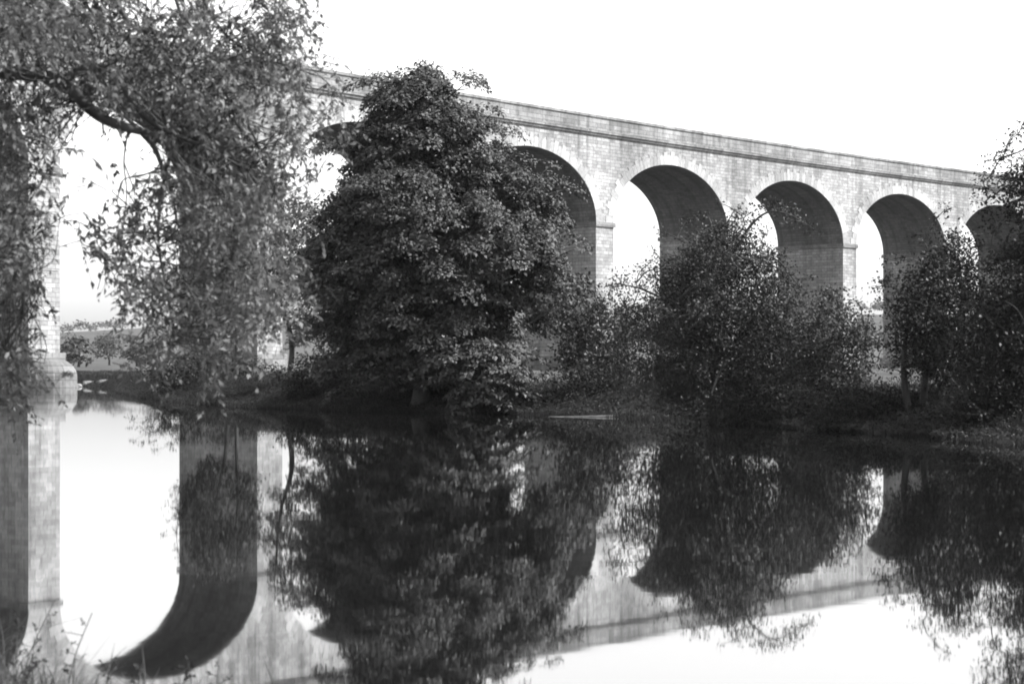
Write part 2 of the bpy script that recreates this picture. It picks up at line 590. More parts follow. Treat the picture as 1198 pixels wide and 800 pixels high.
def leaves(centers, along, normal, length, width, fold=.18):
    """folded rhombic leaves: one quad each"""
    n = len(centers)
    a = norm(along)
    nn = norm(normal - (normal * a).sum(1, keepdims=True) * a)
    b = np.cross(a, nn)
    L = np.broadcast_to(np.asarray(length, float).reshape(-1, 1), (n, 1))
    W = np.broadcast_to(np.asarray(width, float).reshape(-1, 1), (n, 1))
    v = np.empty((n, 4, 3))
    v[:, 0] = centers
    v[:, 1] = centers + a * L * .45 + b * W * .5 + nn * W * fold
    v[:, 2] = centers + a * L - nn * L * .1
    v[:, 3] = centers + a * L * .45 - b * W * .5 + nn * W * fold
    return v.reshape(-1, 3)


def leaf_mesh(name, vlist):
    v = np.concatenate(vlist)
    return mesh_np(name, v, np.arange(len(v)).reshape(-1, 4))


def rand_dir(n):
    return norm(rng.normal(size=(n, 3)))


def puff(c, n, r, out, flat, ll, style):
    """leaves of one clump: 'dome' = parasol of overlapping leaves, 'loose' = fuzzy spray"""
    if style == 'dome':
        d = rand_dir(n)
        up = norm(out * .45 + np.array([0, 0, 1.]))
        h = (d * up).sum(1, keepdims=True)
        d = np.where(h < -.15, d - 1.6 * h * up, d)
        rr = r * rng.uniform(.62, 1.05, (n, 1))
        off = d * rr
        hh = (off * up).sum(1, keepdims=True)
        off = off - up * hh * (1 - flat)
        p = c + off
        nrm = norm(d * .75 + up * .7 + rng.normal(size=(n, 3)) * .22)
        al = norm(np.cross(nrm, rand_dir(n)) + d * .5 + np.array([0, 0, -.25]))
    else:
        p = c + rng.normal(size=(n, 3)) * r * .5 * np.array([1, 1, flat])
        nrm = norm(rand_dir(n) + np.array([0, 0, .7]))
        al = norm(rand_dir(n) + out * .4)
    l = ll * rng.uniform(.6, 1.25, n)
    return leaves(p, al, nrm, l, l * rng.uniform(.5, .72, n))


def rows_world(rows, d):
    a = np.array([[CAMZ + (YH - y) / F * d, (xl - 599) / F * d, (xr - 599) / F * d] for y, xl, xr in rows])
    return a[np.argsort(a[:, 0])]


def tree(name, label, group, rows, d, base_px, n_cl, lpc, ll, cr, flat=.6, style='dome', mat=None, bark=None, kdepth=.85, tr=.16,
         hollow=.5, extra=(), stems=1, cat='tree', lump=.18, n_limb=40, lean=0., gap=None, stray=None, boughs=(), core=0, lobes=0):
    gap = (.72 if style == 'dome' else .55) if gap is None else gap
    stray = (.06 if style == 'dome' else .3) if stray is None else stray
    W = rows_world(rows, d)
    zz = np.linspace(W[0, 0], W[-1, 0], 200)
    xl, xr = np.interp(zz, W[:, 0], W[:, 1]), np.interp(zz, W[:, 0], W[:, 2])
    wgt = (xr - xl) + .05
    cdf = np.cumsum(wgt) / wgt.sum()
    z = np.interp(rng.random(n_cl), cdf, zz)
    xc, ha = np.interp(z, zz, (xl + xr) / 2), np.interp(z, zz, (xr - xl) / 2)
    th = rng.uniform(0, 2 * math.pi, n_cl)
    rf = 1 - (1 - hollow) * rng.random(n_cl) ** 1.6
    rf *= 1 + lump * np.sin(th * 3 + z * 1.7 + d) * .5 - lump * rng.random(n_cl)
    ea = np.maximum(ha - cr * (.55 if lobes else .3), .1)
    C = np.stack([xc + ea * rf * np.cos(th), d + ea * kdepth * rf * np.sin(th), z - cr * .2], 1)
    R = cr * rng.uniform(.5, 1.35, n_cl)
    top_f = (z - zz[0]) / (zz[-1] - zz[0])
    R *= 1.1 - .35 * top_f
    sel, keep = np.zeros(len(C), bool), []
    for i in range(len(C)):
        if not keep or (((C[keep] - C[i]) ** 2).sum(1) > (gap * .5 * (R[keep] + R[i])) ** 2).all():
            keep.append(i)
    C, R, z = C[keep], R[keep], z[keep]
    if lobes:
        nc, nr, axv = [], [], np.stack([np.interp(C[:, 2], zz, (xl + xr) / 2), np.full(len(C), d), C[:, 2] - .6], 1)
        for c_, r_, a_ in zip(C, R, axv):
            o_ = norm(c_ - a_)
            u_ = norm(o_ * .8 + np.array([0, 0, .75]))
            dd = rand_dir(lobes * 3)
            dd = dd[(dd @ u_) > -.05][:max(4, int(lobes * (r_ / cr) ** 2))]
            nc.append(c_ + dd * r_ * rng.uniform(.6, .85, (len(dd), 1)) * np.array([1, 1, .85]))
            nr.append(np.full(len(dd), .36 * cr) * rng.uniform(.7, 1.2, len(dd)))
        C, R = np.vstack(nc), np.concatenate(nr)
    n_st = int(len(C) * stray)
    if n_st:
        zs_ = np.interp(rng.random(n_st), cdf, zz)
        t_ = rng.uniform(0, 2 * math.pi, n_st)
        h_ = np.interp(zs_, zz, (xr - xl) / 2); f_ = rng.uniform(.95, 1.3, n_st)
        Cs = np.stack([np.interp(zs_, zz, (xl + xr) / 2) + h_ * f_ * np.cos(t_), d + h_ * kdepth * f_ * np.sin(t_), zs_ + rng.uniform(-.1, .5, n_st)], 1)
        C = np.vstack([C, Cs]); R = np.r_[R, cr * rng.uniform(.3, .55, n_st)]
        n_stray = n_st
    else:
        n_stray = 0
    if len(extra):
        E = np.array([np.r_[at(px, py, d + dd), r] for px, py, dd, r in extra])
        C = np.vstack([C, E[:, :3]]); R = np.r_[R, E[:, 3]]
    bx = (base_px - 599) / F * d
    bz = gz(bx, d) - .15
    root = empty(name, (bx, d, bz), label, cat, group)
    tb = Tubes(7)
    ztop = zz[-1]
    trunks = []
    for s in range(stems):
        sx = (s - (stems - 1) / 2) * .35
        tx = np.interp(.82 * ztop + .18 * bz, zz, (xl + xr) / 2) + sx * 3
        pts = [(bx + sx, d, bz), (bx + sx * 1.6 + .06 * rng.normal(), d, bz + .25 * (ztop - bz)),
               (bx * .6 + tx * .4 + sx * 1.2 + .1 * rng.normal() + lean * .5, d + .1, bz + .5 * (ztop - bz)), (tx + lean, d, bz + .88 * (ztop - bz))]
        cv = curve(pts, 9)
        trunks.append(cv)
        rr = np.interp(np.linspace(0, 1, len(cv)), [0, .06, .5, 1], [tr * 1.5, tr, tr * .62, tr * .12]) / (1 + .25 * (stems - 1))
        tb.add(cv, rr)
    idx = rng.permutation(len(C))[:n_limb]
    idx = np.r_[idx, np.arange(len(C) - len(extra) - n_stray, len(C))].astype(int)
    skel = np.vstack([t_[len(t_) // 5:] for t_ in trunks])
    for bg_ in boughs:
        cvb = curve([at(x_, y_, d) for x_, y_ in bg_], 6)
        k0 = np.argmin(((skel - cvb[0]) ** 2).sum(1))
        cvb = np.vstack([skel[k0][None], cvb])
        tb.add(cvb, np.linspace(tr * .42, .012, len(cvb)))
        skel = np.vstack([skel, cvb[1:]])
    cc_ = trunks[0].mean(0)
    idx = idx[np.argsort(((C[idx] - cc_) ** 2).sum(1))]
    for i in idx:
        c = C[i]
        dv_ = c - skel
        cost = np.linalg.norm(dv_, axis=1) + np.maximum(0, -dv_[:, 2] + .1) * 2.
        a = skel[np.argmin(cost)]
        ln = np.linalg.norm(c - a)
        mid = a * .5 + c * .5 + np.array([0, 0, .05 * ln]) + rng.normal(size=3) * .07 * ln
        cl_ = curve([a, mid, c], 5)
        tb.add(cl_, np.linspace(min(tr * .3, .012 + ln * .012), .007, len(cl_)))
        skel = np.vstack([skel, cl_[3:]])
    tb.build('trunk', bark or M_BARK, root)
    cen = np.array([np.interp(0, [0], [bx]), d, 0])
    vl = []
    for c, r in zip(C, R):
        ax = np.array([np.interp(c[2], zz, (xl + xr) / 2), d, c[2] - .3])
        out = norm(c - ax + 1e-6)
        n = max(6, int(lpc * (r / (cr * .36 if lobes else cr)) ** 2 * rng.uniform(.7, 1.2)))
        vl.append(puff(c, n, r, out, flat, ll, style))
    if core:
        zc = np.interp(rng.random(core), cdf, zz)
        tc_ = rng.uniform(0, 2 * math.pi, core)
        hc = np.interp(zc, zz, (xr - xl) / 2) * .72 * np.sqrt(rng.random(core))
        pc = np.stack([np.interp(zc, zz, (xl + xr) / 2) + hc * np.cos(tc_), d + kdepth * hc * np.sin(tc_), zc - .5], 1)
        vl.append(leaves(pc, rand_dir(core), norm(rand_dir(core) + [0, 0, .8]), ll * 1.6, ll * 1.1))
    link('crown', leaf_mesh('crown', vl), mat or M_LEAF_MID, root)
    return root


# the big round-headed tree in the middle
tree('broadleaf_tree', 'tallest tree on the far bank, broad, leafy and round-topped before the arches', 'trees on the far bank',
     [(82, 450, 505), (92, 432, 528), (112, 420, 543), (135, 413, 560), (158, 408, 586), (185, 396, 600), (212, 376, 634), (240, 358, 655), (270, 346, 666),
      (300, 342, 680), (325, 340, 672), (350, 343, 648), (380, 352, 630), (408, 372, 615), (436, 415, 600)], 64., 492, 1700, 105, .135, 1.3, .7,
     'dome', M_LEAF_BIG, M_BARK, kdepth=.85, tr=.26, hollow=.68, n_limb=90, lump=.25, gap=.8, stray=.03, core=11000, lobes=19, extra=[(478, 98, 0, .5), (455, 104, .1, .5), (500, 106, -.3, .5), (480, 120, -.6, .55), (440, 118, .2, .5), (520, 118, .2, .5)])
# small bright foliage hanging to the water below it
tree('waterside_bush', 'small pale leafy bush drooping to the water at the foot of the tallest tree', 'bushes along the far bank',
     [(398, 500, 590), (420, 480, 640), (445, 490, 648), (462, 505, 630), (478, 520, 600)], 60.2, 560, 110, 140, .14, .45, .55, 'dome', M_LEAF_BIG, kdepth=.4, tr=.05, hollow=.4, cat='bush',
     n_limb=14, stems=2)
# scrubby thorn on the right of it
tree('thorn_tree', 'dark scrubby many-branched tree with one long bough reaching right before an arch', 'trees on the far bank',
     [(252, 842, 866), (272, 815, 882), (300, 785, 908), (330, 752, 935), (360, 732, 945), (390, 730, 955), (420, 735, 955), (450, 745, 940), (475, 770, 910)], 50., 835, 640, 190, .085, .55, .7, 'loose',
     M_LEAF_THORN, M_BARK, tr=.13, hollow=.35, stems=3, n_limb=70, lump=.3,
     extra=[(868, 262, 0, .4), (878, 250, .1, .35), (892, 243, 0, .36), (905, 240, .2, .34), (918, 243, 0, .34), (930, 248, .1, .3), (942, 258, 0, .28), (950, 268, .1, .22), (935, 262, .2, .3),
            (920, 256, -.2, .3), (716, 335, 0, .28), (728, 322, .1, .3), (745, 330, -.2, .3), (712, 350, 0, .22), (735, 342, .2, .28), (750, 316, 0, .3), (765, 306, 0, .3), (725, 365, 0, .2),
            (900, 300, 0, .4), (915, 318, 0, .4), (935, 345, 0, .35), (745, 365, 0, .35), (725, 445, -.6, .4), (745, 455, -.8, .4), (765, 450, -.6, .4), (748, 435, -.5, .35)],
     boughs=[[(838, 330), (862, 290), (880, 262), (900, 248), (925, 252), (952, 268)], [(825, 380), (785, 355), (750, 338), (722, 332)], [(840, 345), (870, 310), (905, 302), (935, 335)], [(825, 420), (785, 425), (750, 440)]])
tree('alder_bush', 'low grey-green bush behind the bank between the tallest tree and the scrubby tree', 'bushes along the far bank',
     [(330, 672, 690), (350, 655, 715), (385, 645, 735), (415, 645, 750), (440, 655, 745)], 68., 700, 150, 130, .13, .55, .8, 'loose', M_LEAF_MID, tr=.06, stems=3, cat='bush', n_limb=16, kdepth=.7)
tree('leafy_bush', 'rounded leafy bush on the bank just right of the scrubby tree', 'bushes along the far bank',
     [(335, 958, 975), (350, 945, 992), (366, 935, 1008), (388, 930, 1018), (415, 930, 1024), (450, 930, 1020), (470,930,1010)], 48., 972, 260, 150, .09, .5, .8, 'loose', M_LEAF_MID, tr=.05, stems=3, cat='bush', n_limb=18)
# the two on the right
tree('thorn_tree', 'dark bushy tree with a bare forked trunk above a strip of lit meadow', 'trees on the far bank',
     [(264, 1108, 1124), (280, 1095, 1140), (300, 1075, 1150), (325, 1045, 1155), (345, 1035, 1160), (375, 1036, 1158), (400, 1042, 1150), (428, 1050, 1150)], 45., 1072, 560, 150, .085, .52, .75, 'loose',
     M_LEAF_DARK, M_BARK, tr=.12, stems=2, n_limb=50, hollow=.35, lump=.28, extra=[(1030, 335, 0, .25), (1038, 328, 0, .3), (1022, 338, 0, .18)])
tree('bank_tree', 'tall dark tree at the right edge of the view, boughs reaching over the parapet line', 'trees on the far bank',
     [(140, 1225, 1270), (172, 1196, 1300), (198, 1176, 1320), (225, 1170, 1330), (260, 1178, 1330), (290, 1158, 1330), (330, 1135, 1330), (380, 1120, 1320), (420, 1120, 1310), (450, 1125, 1300), (475, 1140, 1290)],
     42., 1172, 1100, 170, .085, .52, .75, 'loose', M_LEAF_DARK, M_BARK, tr=.15, n_limb=70, hollow=.3, lump=.35, kdepth=.7,
     extra=[(1160, 205, 0, .25), (1152, 222, 0, .28), (1148, 234, 0, .2), (1172, 185, 0, .25), (1180, 170, 0, .2), (1165, 228, .2, .3), (1190, 158, 0, .2), (1158, 246, 0, .25)])
# behind the near foliage on the left
tree('slender_tree', 'slim leaning tree on the bank just left of the tallest tree', 'trees on the far bank',
     [(235, 330, 372), (260, 315, 392), (290, 308, 400), (320, 305, 402), (350, 312, 400), (375, 325, 392), (400, 335, 390)], 74., 338, 170, 120, .16, .6, .6, 'dome', M_LEAF_BIG, M_BARK, tr=.13, n_limb=24, hollow=.4,
     lean=-1.1)
tree('slender_tree', 'thin-stemmed tree on the bank half hidden by the hanging near foliage', 'trees on the far bank',
     [(255, 235, 275), (280, 215, 300), (310, 205, 312), (345, 205, 312), (370, 215, 305), (392, 235, 295)], 84., 272, 170, 110, .15, .6, .8, 'loose', M_LEAF_MID, M_BARK, tr=.12, n_limb=24, stems=2)
tree('bramble_bush', 'low dark bramble bush on the bank below the thin-stemmed tree', 'bushes along the far bank',
     [(412, 180, 300), (425, 165, 330), (440, 160, 350), (455, 165, 350), (466, 175, 345)], 88., 250, 150, 110, .12, .5, .6, 'loose', M_LEAF_DARK, tr=.04, stems=3, cat='bush', n_limb=12, kdepth=.35)
tree('bramble_bush', 'dark bramble thicket at the water under the slim leaning tree', 'bushes along the far bank',
     [(415, 350, 420), (430, 330, 450), (450, 325, 470), (470, 330, 475)], 69.5, 395, 160, 130, .11, .5, .6, 'loose', M_LEAF_DARK, tr=.04, stems=3, cat='bush', n_limb=12, kdepth=.4)
tree('bramble_bush', 'black bramble thicket on the bank between the driftwood and the scrubby tree', 'bushes along the far bank',
     [(430, 655, 720), (445, 640, 745), (465, 640, 750), (480, 650, 745)], 60.5, 690, 110, 120, .1, .4, .6, 'loose', M_LEAF_DARK, tr=.04, stems=3, cat='bush', n_limb=10, kdepth=.4)
tree('bramble_bush', 'black bramble thicket by the water under the bare forked trunk', 'bushes along the far bank',
     [(452, 960, 1060), (465, 940, 1120), (485, 940, 1160), (502, 950, 1150)], 45.5, 1050, 170, 140, .075, .38, .6, 'loose', M_LEAF_DARK, tr=.03, stems=3, cat='bush', n_limb=10, kdepth=.35)
tree('bramble_bush', 'black bramble thicket hanging over the water at the right edge of the view', 'bushes along the far bank',
     [(432, 1150, 1260), (455, 1110, 1290), (495, 1110, 1300), (512, 1120, 1290)], 41., 1190, 190, 140, .07, .38, .6, 'loose', M_LEAF_DARK, tr=.03, stems=3, cat='bush', n_limb=10, kdepth=.3)
tree('leafy_bush', 'dark leafy bush filling the gap between the forked trunk and the right-edge tree', 'bushes along the far bank',
     [(385, 1105, 1140), (400, 1090, 1165), (425, 1085, 1175), (450, 1090, 1175)], 46.5, 1125, 150, 130, .085, .42, .7, 'loose', M_LEAF_DARK, tr=.04, stems=3, cat='bush', n_limb=12, kdepth=.6)
tree('fern_bush', 'low pale leafy clump on the bank left of the foot of the tallest tree', 'bushes along the far bank',
     [(448, 395, 425), (458, 380, 440), (470, 378, 448)], 66.5, 412, 34, 80, .12, .36, .5, 'dome', M_LEAF_BIG, tr=.03, stems=2, cat='bush', n_limb=6, kdepth=.5)
tree('fern_bush', 'small pale leafy bush at the waterline under the scrubby tree', 'bushes along the far bank',
     [(456, 925, 955), (464, 915, 972), (474, 918, 972)], 49.5, 945, 30, 90, .09, .3, .5, 'dome', M_LEAF_BIG, tr=.03, stems=2, cat='bush', n_limb=6, kdepth=.5)

# distant trees beyond the viaduct, pale with distance
far_specs = [(92, 395, 300, 4.5, 'pale round tree seen far off through the leftmost arch'),
             (128, 392, 420, 5.5, 'pale distant tree right of centre in the leftmost arch'),
             (735, 372, 420, 7., 'faint distant tree low in the arch right of the tallest tree'),
             (1012, 378, 380, 6., 'faint distant tree low in the narrow arch beside the dark right-hand trees'),
             (905, 388, 430, 6., 'faint distant tree behind the long bough of the scrubby tree'),
             (160, 400, 330, 4., 'small pale distant tree behind the drooping near foliage')]
for px, py, d, r, lab in far_specs:
    h = r * 1.0 * F / d
    w = r * .62 * F / d
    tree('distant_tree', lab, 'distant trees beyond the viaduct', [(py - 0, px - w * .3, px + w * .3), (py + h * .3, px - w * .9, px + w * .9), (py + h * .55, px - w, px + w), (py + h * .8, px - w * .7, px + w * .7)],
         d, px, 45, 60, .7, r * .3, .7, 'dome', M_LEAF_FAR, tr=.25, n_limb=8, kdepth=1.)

wl = []
for i in range(900):
    rr_ = rng.choice([760., 1000., 1250., 1500.]) + rng.normal() * 14
    th_ = rng.uniform(-.34, .34)
    x_, y_ = rr_ * math.sin(th_), rr_ * math.cos(th_)
    if math.sin(th_ * 23 + rr_ * .01) < -.35:
        continue
    rad_ = rng.uniform(2.2, 5.5) * rr_ / 1100
    wl.append(puff(np.array([x_, y_, gz(x_, y_) + rad_ * .8]), 40, rad_, np.array([0, -.3, 1.]), .8, 1.9 * rr_ / 1100, 'dome'))
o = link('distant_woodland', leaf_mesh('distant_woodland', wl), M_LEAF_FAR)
tag(o, 'faint lines of far hedges and woods on the hills beyond the viaduct', 'woodland'); o['kind'] = 'stuff'

# ---------------------------------------------------------------- near tree hanging in from the left
near = empty('overhanging_tree', (-4.9, 13.2, gz(-4.9, 13.2) - .1), 'near tree leaning in from the left, long drooping boughs of hanging leaves over the river', 'tree')
tb = Tubes(8)


def pxc(lst, d, r0, r1, n=7, wobd=0.):
    pts = [at(x, y, d + wobd * math.sin(i * 1.3)) for i, (x, y) in enumerate(lst)]
    cv = curve(pts, n)
    tb.add(cv, np.linspace(r0, r1, len(cv)))
    return cv


zb = gz(-4.9, 13.2) - .1
tb.add(curve([(-4.9, 13.2, zb), (-4.75, 13.1, zb + 1.6), (-4.95, 12.9, zb + 3.6), (-4.7, 12.9, zb + 6.), (-4.4, 12.9, zb + 8.5)], 10), np.linspace(.30, .10, 41))
LIMBS = [pxc([(-225, 130), (-140, 100), (-60, 84), (34, 87), (64, 94), (82, 104), (96, 119), (116, 136), (140, 147), (164, 153)], 12.6, .06, .03, wobd=.12),
         pxc([(164, 153), (180, 172), (190, 196), (201, 226), (206, 250)], 12.6, .022, .006),
         pxc([(162, 152), (185, 163), (208, 184), (226, 212), (232, 245), (240, 290)], 12.6, .028, .007),
         pxc([(70, 97), (88, 86), (108, 80), (126, 80), (140, 90), (148, 108), (160, 126), (182, 147), (210, 160), (245, 175), (290, 200)], 12.5, .034, .008),
         pxc([(118, 80), (122, 108), (135, 122), (150, 140), (165, 152)], 12.5, .018, .012),
         pxc([(-200, -40), (-80, -30), (60, -15), (160, -30), (230, -40)], 12.9, .07, .03),
         pxc([(195, -40), (206, 0), (216, 32), (222, 62), (232, 84), (250, 120)], 12.4, .014, .006),
         pxc([(120, -30), (150, 25), (168, 36), (200, 42), (225, 44)], 12.4, .018, .007),
         pxc([(225, -40), (243, 10), (262, 38), (285, 58), (310, 70), (345, 78)], 12.7, .011, .004),
         pxc([(-210, 260), (-120, 235), (-40, 230), (10, 250), (25, 300), (28, 370)], 12.2, .04, .008),
         pxc([(-210, 390), (-120, 380), (-40, 390), (10, 410), (25, 445)], 11.8, .035, .008),
         pxc([(240, 175), (262, 225), (275, 280), (262, 330), (250, 390)], 12.8, .015, .005),
         pxc([(205, 160), (190, 220), (185, 280), (195, 340), (205, 400)], 12.3, .014, .005),
         pxc([(250, 120), (285, 140), (310, 190), (325, 240), (330, 300)], 12.9, .012, .004),
         pxc([(150, 150), (145, 190), (148, 230), (140, 300)], 12.5, .006, .003),
         pxc([(190, 196), (165, 206), (145, 210), (138, 225)], 12.5, .006, .003)]
tb.build('trunk', M_BARK, near)
# where the hanging sprays gather (centre, half sizes in picture pixels, share)
BLOBS = [(335, 60, 45, 55, .25), (350, 140, 28, 50, .1), (328, 240, 30, 60, .12), (326, 330, 30, 50, .15), (15, 5, 45, 30, .5), (50, 35, 75, 55, 1.9), (160, 50, 70, 50, 1.3), (235, 35, 60, 40, .62), (305, 45, 50, 42, .38), (100, 100, 60, 34, .7), (190, 105, 55, 36, .95), (255, 105, 55, 45, .8), (312, 105, 48, 38, .4),
         (238, 165, 55, 36, 1.15), (300, 165, 45, 40, .7), (345, 130, 38, 45, .18), (348, 190, 30, 36, .12), (250, 225, 65, 38, .85), (305, 235, 45, 45, .4), (180, 235, 45, 38, .3), (125, 260, 38, 30, .2),
         (240, 290, 75, 42, .8), (165, 305, 50, 40, .36), (115, 310, 38, 28, .26), (318, 300, 42, 45, .4), (235, 350, 80, 38, .8), (160, 350, 45, 24, .4), (290, 355, 45, 40, .55), (240, 405, 75, 30, .42),
         (15, 120, 35, 60, .75), (12, 200, 26, 50, .6), (55, 140, 38, 36, .36), (12, 270, 26, 50, .7), (14, 340, 28, 50, .7), (12, 410, 28, 45, .75), (16, 462, 26, 26, .45), (60, 250, 26, 50, .02),
         (85, 215, 28, 40, .05), (62, 320, 22, 30, .08), (180, 420, 50, 25, .25), (375, 100, 20, 50, .05), (380, 165, 22, 40, .05), (135, 15, 60, 25, .5), (345, 25, 25, 35, .1), (42, 395, 10, 45, .05),
         (-60, 60, 70, 120, 1.2), (-70, 260, 60, 150, .9), (-60, 420, 50, 80, .5)]
NSPRAY = 2750
wts = np.array([b[4] for b in BLOBS]); wts /= wts.sum()
which = rng.choice(len(BLOBS), NSPRAY, p=wts)
B = np.array(BLOBS)[which]
ang = rng.uniform(0, 2 * math.pi, NSPRAY); rr = np.sqrt(rng.random(NSPRAY)) * rng.uniform(.5, 1.1, NSPRAY)
sx = B[:, 0] + B[:, 2] * rr * np.cos(ang); sy = B[:, 1] + B[:, 3] * rr * np.sin(ang)
gi = np.arange(NSPRAY) // 6 * 6                       # sprays hang in groups of six
jx, jy = rng.normal(size=NSPRAY) * 15, rng.normal(size=NSPRAY) * 13
sx, sy = sx[gi] + jx, sy[gi] + jy
sd = 12.7 + (rng.normal(size=NSPRAY) * .85)[gi] + rng.normal(size=NSPRAY) * .12
limb_pts = np.vstack([c for c in LIMBS])
tw = Tubes(3)
lv = []
main2 = np.array([(599 + q[0] / q[1] * F, YH - (q[2] - CAMZ) / q[1] * F) for c_ in (LIMBS[0], LIMBS[3]) for q in c_])
for x, y, d in zip(sx, sy, sd):
    p = at(x, y, d)
    dirv = norm(np.array([rng.normal() * .7 + .25, rng.normal() * .7, -.55 + rng.normal() * .45]))
    ln = rng.uniform(.16, .38)
    dl = np.hypot(main2[:, 0] - x, main2[:, 1] - y).min()
    if dl < 20 and d < 12.75 and rng.random() < .85:
        p = at(x, y, 13.1 + abs(rng.normal()) * .5)
    a = p - dirv * ln * .5
    m_ = p + np.array([0, 0, .04]) + rng.normal(size=3) * .02
    b = p + dirv * ln * .5 + np.array([0, 0, -.06])
    cv = curve([a, m_, b], 4)
    tw.add(cv, np.linspace(.0032, .0012, len(cv)))
    if rng.random() < .42:
        ds_ = np.linalg.norm(limb_pts - a, axis=1)
        near_ = np.argsort(ds_ + rng.random(len(ds_)) * .9)[0]
        q = limb_pts[near_]
        if ds_[near_] < 1.1:
            mm = (q + a) / 2 + rng.normal(size=3) * .08
            tw.add(curve([q, mm, a], 4), np.linspace(.0055, .002, 9))
    n = rng.integers(9, 17)
    t = rng.uniform(.1, 1.02, n)
    c = np.stack([np.interp(t, np.linspace(0, 1, len(cv)), cv[:, i]) for i in range(3)], 1)
    side = norm(np.cross(dirv, [0, 0, 1.]) + 1e-6)
    sg = np.where(np.arange(n) % 2 == 0, 1., -1.)[:, None]
    al = norm(dirv * .55 + side * sg * .8 + np.array([0, 0, -.45]) + rng.normal(size=(n, 3)) * .35)
    nr = norm(np.array([.15, -.1, .75]) + rng.normal(size=(n, 3)) * .5)
    l = rng.uniform(.03, .062, n)
    lv.append(leaves(c, al, nr, l, l * rng.uniform(.36, .52, n)))
tw.build('twigs', M_BARK, near)
link('crown', leaf_mesh('crown', lv), M_LEAF_NEAR, near)

# ---------------------------------------------------------------- grass, undergrowth, weeds


def blades(P, h, w, lean):
    n = len(P)
    z = ground_z(P)
    base = np.c_[P, z - .02]
    a = rng.uniform(0, 2 * math.pi, n)
    sd_ = np.c_[np.cos(a), np.sin(a), np.zeros(n)] * w[:, None] * .5
    b = rng.uniform(0, 2 * math.pi, n)
    ld = np.c_[np.cos(b), np.sin(b), np.zeros(n)] * (lean * h)[:, None]
    up = np.c_[np.zeros(n), np.zeros(n), h]
    m = base + up * .62 + ld * .35
    t = base + up * np.where(lean > .8, .8, .98)[:, None] + ld
    v = np.stack([base - sd_, base + sd_, m + sd_ * .8, m - sd_ * .8, m - sd_ * .8, m + sd_ * .8, t + sd_ * .15, t - sd_ * .15], 1)
    return v.reshape(-1, 3)


def line_pts(line, n, tmin, tmax, lo, hi, side):
    """points scattered at lo..hi metres to one side of a bank line"""
    seg = np.linalg.norm(np.diff(line, axis=0), axis=1)
    cl = np.r_[0, np.cumsum(seg)]
    s = rng.uniform(tmin, tmax, n)
    p = np.stack([np.interp(s, cl, line[:, i]) for i in range(2)], 1)
    q = np.stack([np.interp(s + .5, cl, line[:, i]) for i in range(2)], 1)
    t = norm(q - p)
    nn = np.stack([t[:, 1], -t[:, 0]], 1) * side
    return p + nn * rng.uniform(lo, hi, n)[:, None]


segs = np.r_[0, np.cumsum(np.linalg.norm(np.diff(FAR_BANK, axis=0), axis=1))]
s_a, s_b = segs[3], segs[17]
Pb = line_pts(FAR_BANK, 42000, s_a, s_b, -.15, 4.5, 1.)
hb = rng.uniform(.08, .26, len(Pb)) * np.where(rng.random(len(Pb)) < .1, 1.5, 1)
vb = blades(Pb, hb, rng.uniform(.012, .028, len(Pb)), rng.uniform(.2, 1.1, len(Pb)))
# meadow tufts behind
Pm = line_pts(FAR_BANK, 9000, s_a, s_b, 4.5, 26., 1.)
vm = blades(Pm, rng.uniform(.06, .22, len(Pm)), rng.uniform(.02, .045, len(Pm)), rng.uniform(.2, 1., len(Pm)))
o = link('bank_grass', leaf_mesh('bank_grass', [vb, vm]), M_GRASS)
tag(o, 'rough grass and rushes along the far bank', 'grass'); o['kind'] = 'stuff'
# leafy ground cover clinging to the far bank
Pu = np.vstack([line_pts(FAR_BANK, 1700, s_a, s_b, -.15, 2.6, 1.), line_pts(FAR_BANK, 1300, segs[3], segs[9], -.3, 2.8, 1.), line_pts(FAR_BANK, 1500, segs[8], segs[14], -.35, 3.4, 1.)])
zu = ground_z(Pu)
ul = []
for (x, y), z in zip(Pu, zu):
    c = np.array([x, y, max(z, .02) + .1])
    ul.append(puff(c, int(rng.uniform(20, 70)), rng.uniform(.12, .4) * (1.8 if rng.random() < .07 else 1), np.array([-.5, -.3, .8]), .6, .055, 'dome'))
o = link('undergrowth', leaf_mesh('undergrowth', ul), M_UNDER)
tag(o, 'low nettles and ivy covering the far bank down to the water, shade in their colour', 'undergrowth'); o['kind'] = 'stuff'

# near bank grass at the bottom left
def nearpts(n):
    P = np.stack([rng.uniform(-3.6, .6, n), rng.uniform(7.2, 13.5, n)], 1)
    ok = ~inside(P, RIVER) & (seg_dist(P, NEAR_BANK) < 1.3)
    return P[ok]


Pn = nearpts(26000)
hn = rng.uniform(.07, .25, len(Pn)) * np.where(rng.random(len(Pn)) < .06, 1.7, 1) * np.interp(Pn[:, 0], [-2.6, -2.0, -1., .5], [1.3, .95, .8, .6])
o = link('near_grass', leaf_mesh('near_grass', [blades(Pn, hn, rng.uniform(.004, .010, len(Pn)), rng.uniform(.2, 1.3, len(Pn)))]), M_GRASSN)
tag(o, 'rough grass on the near bank at the bottom left', 'grass'); o['kind'] = 'stuff'

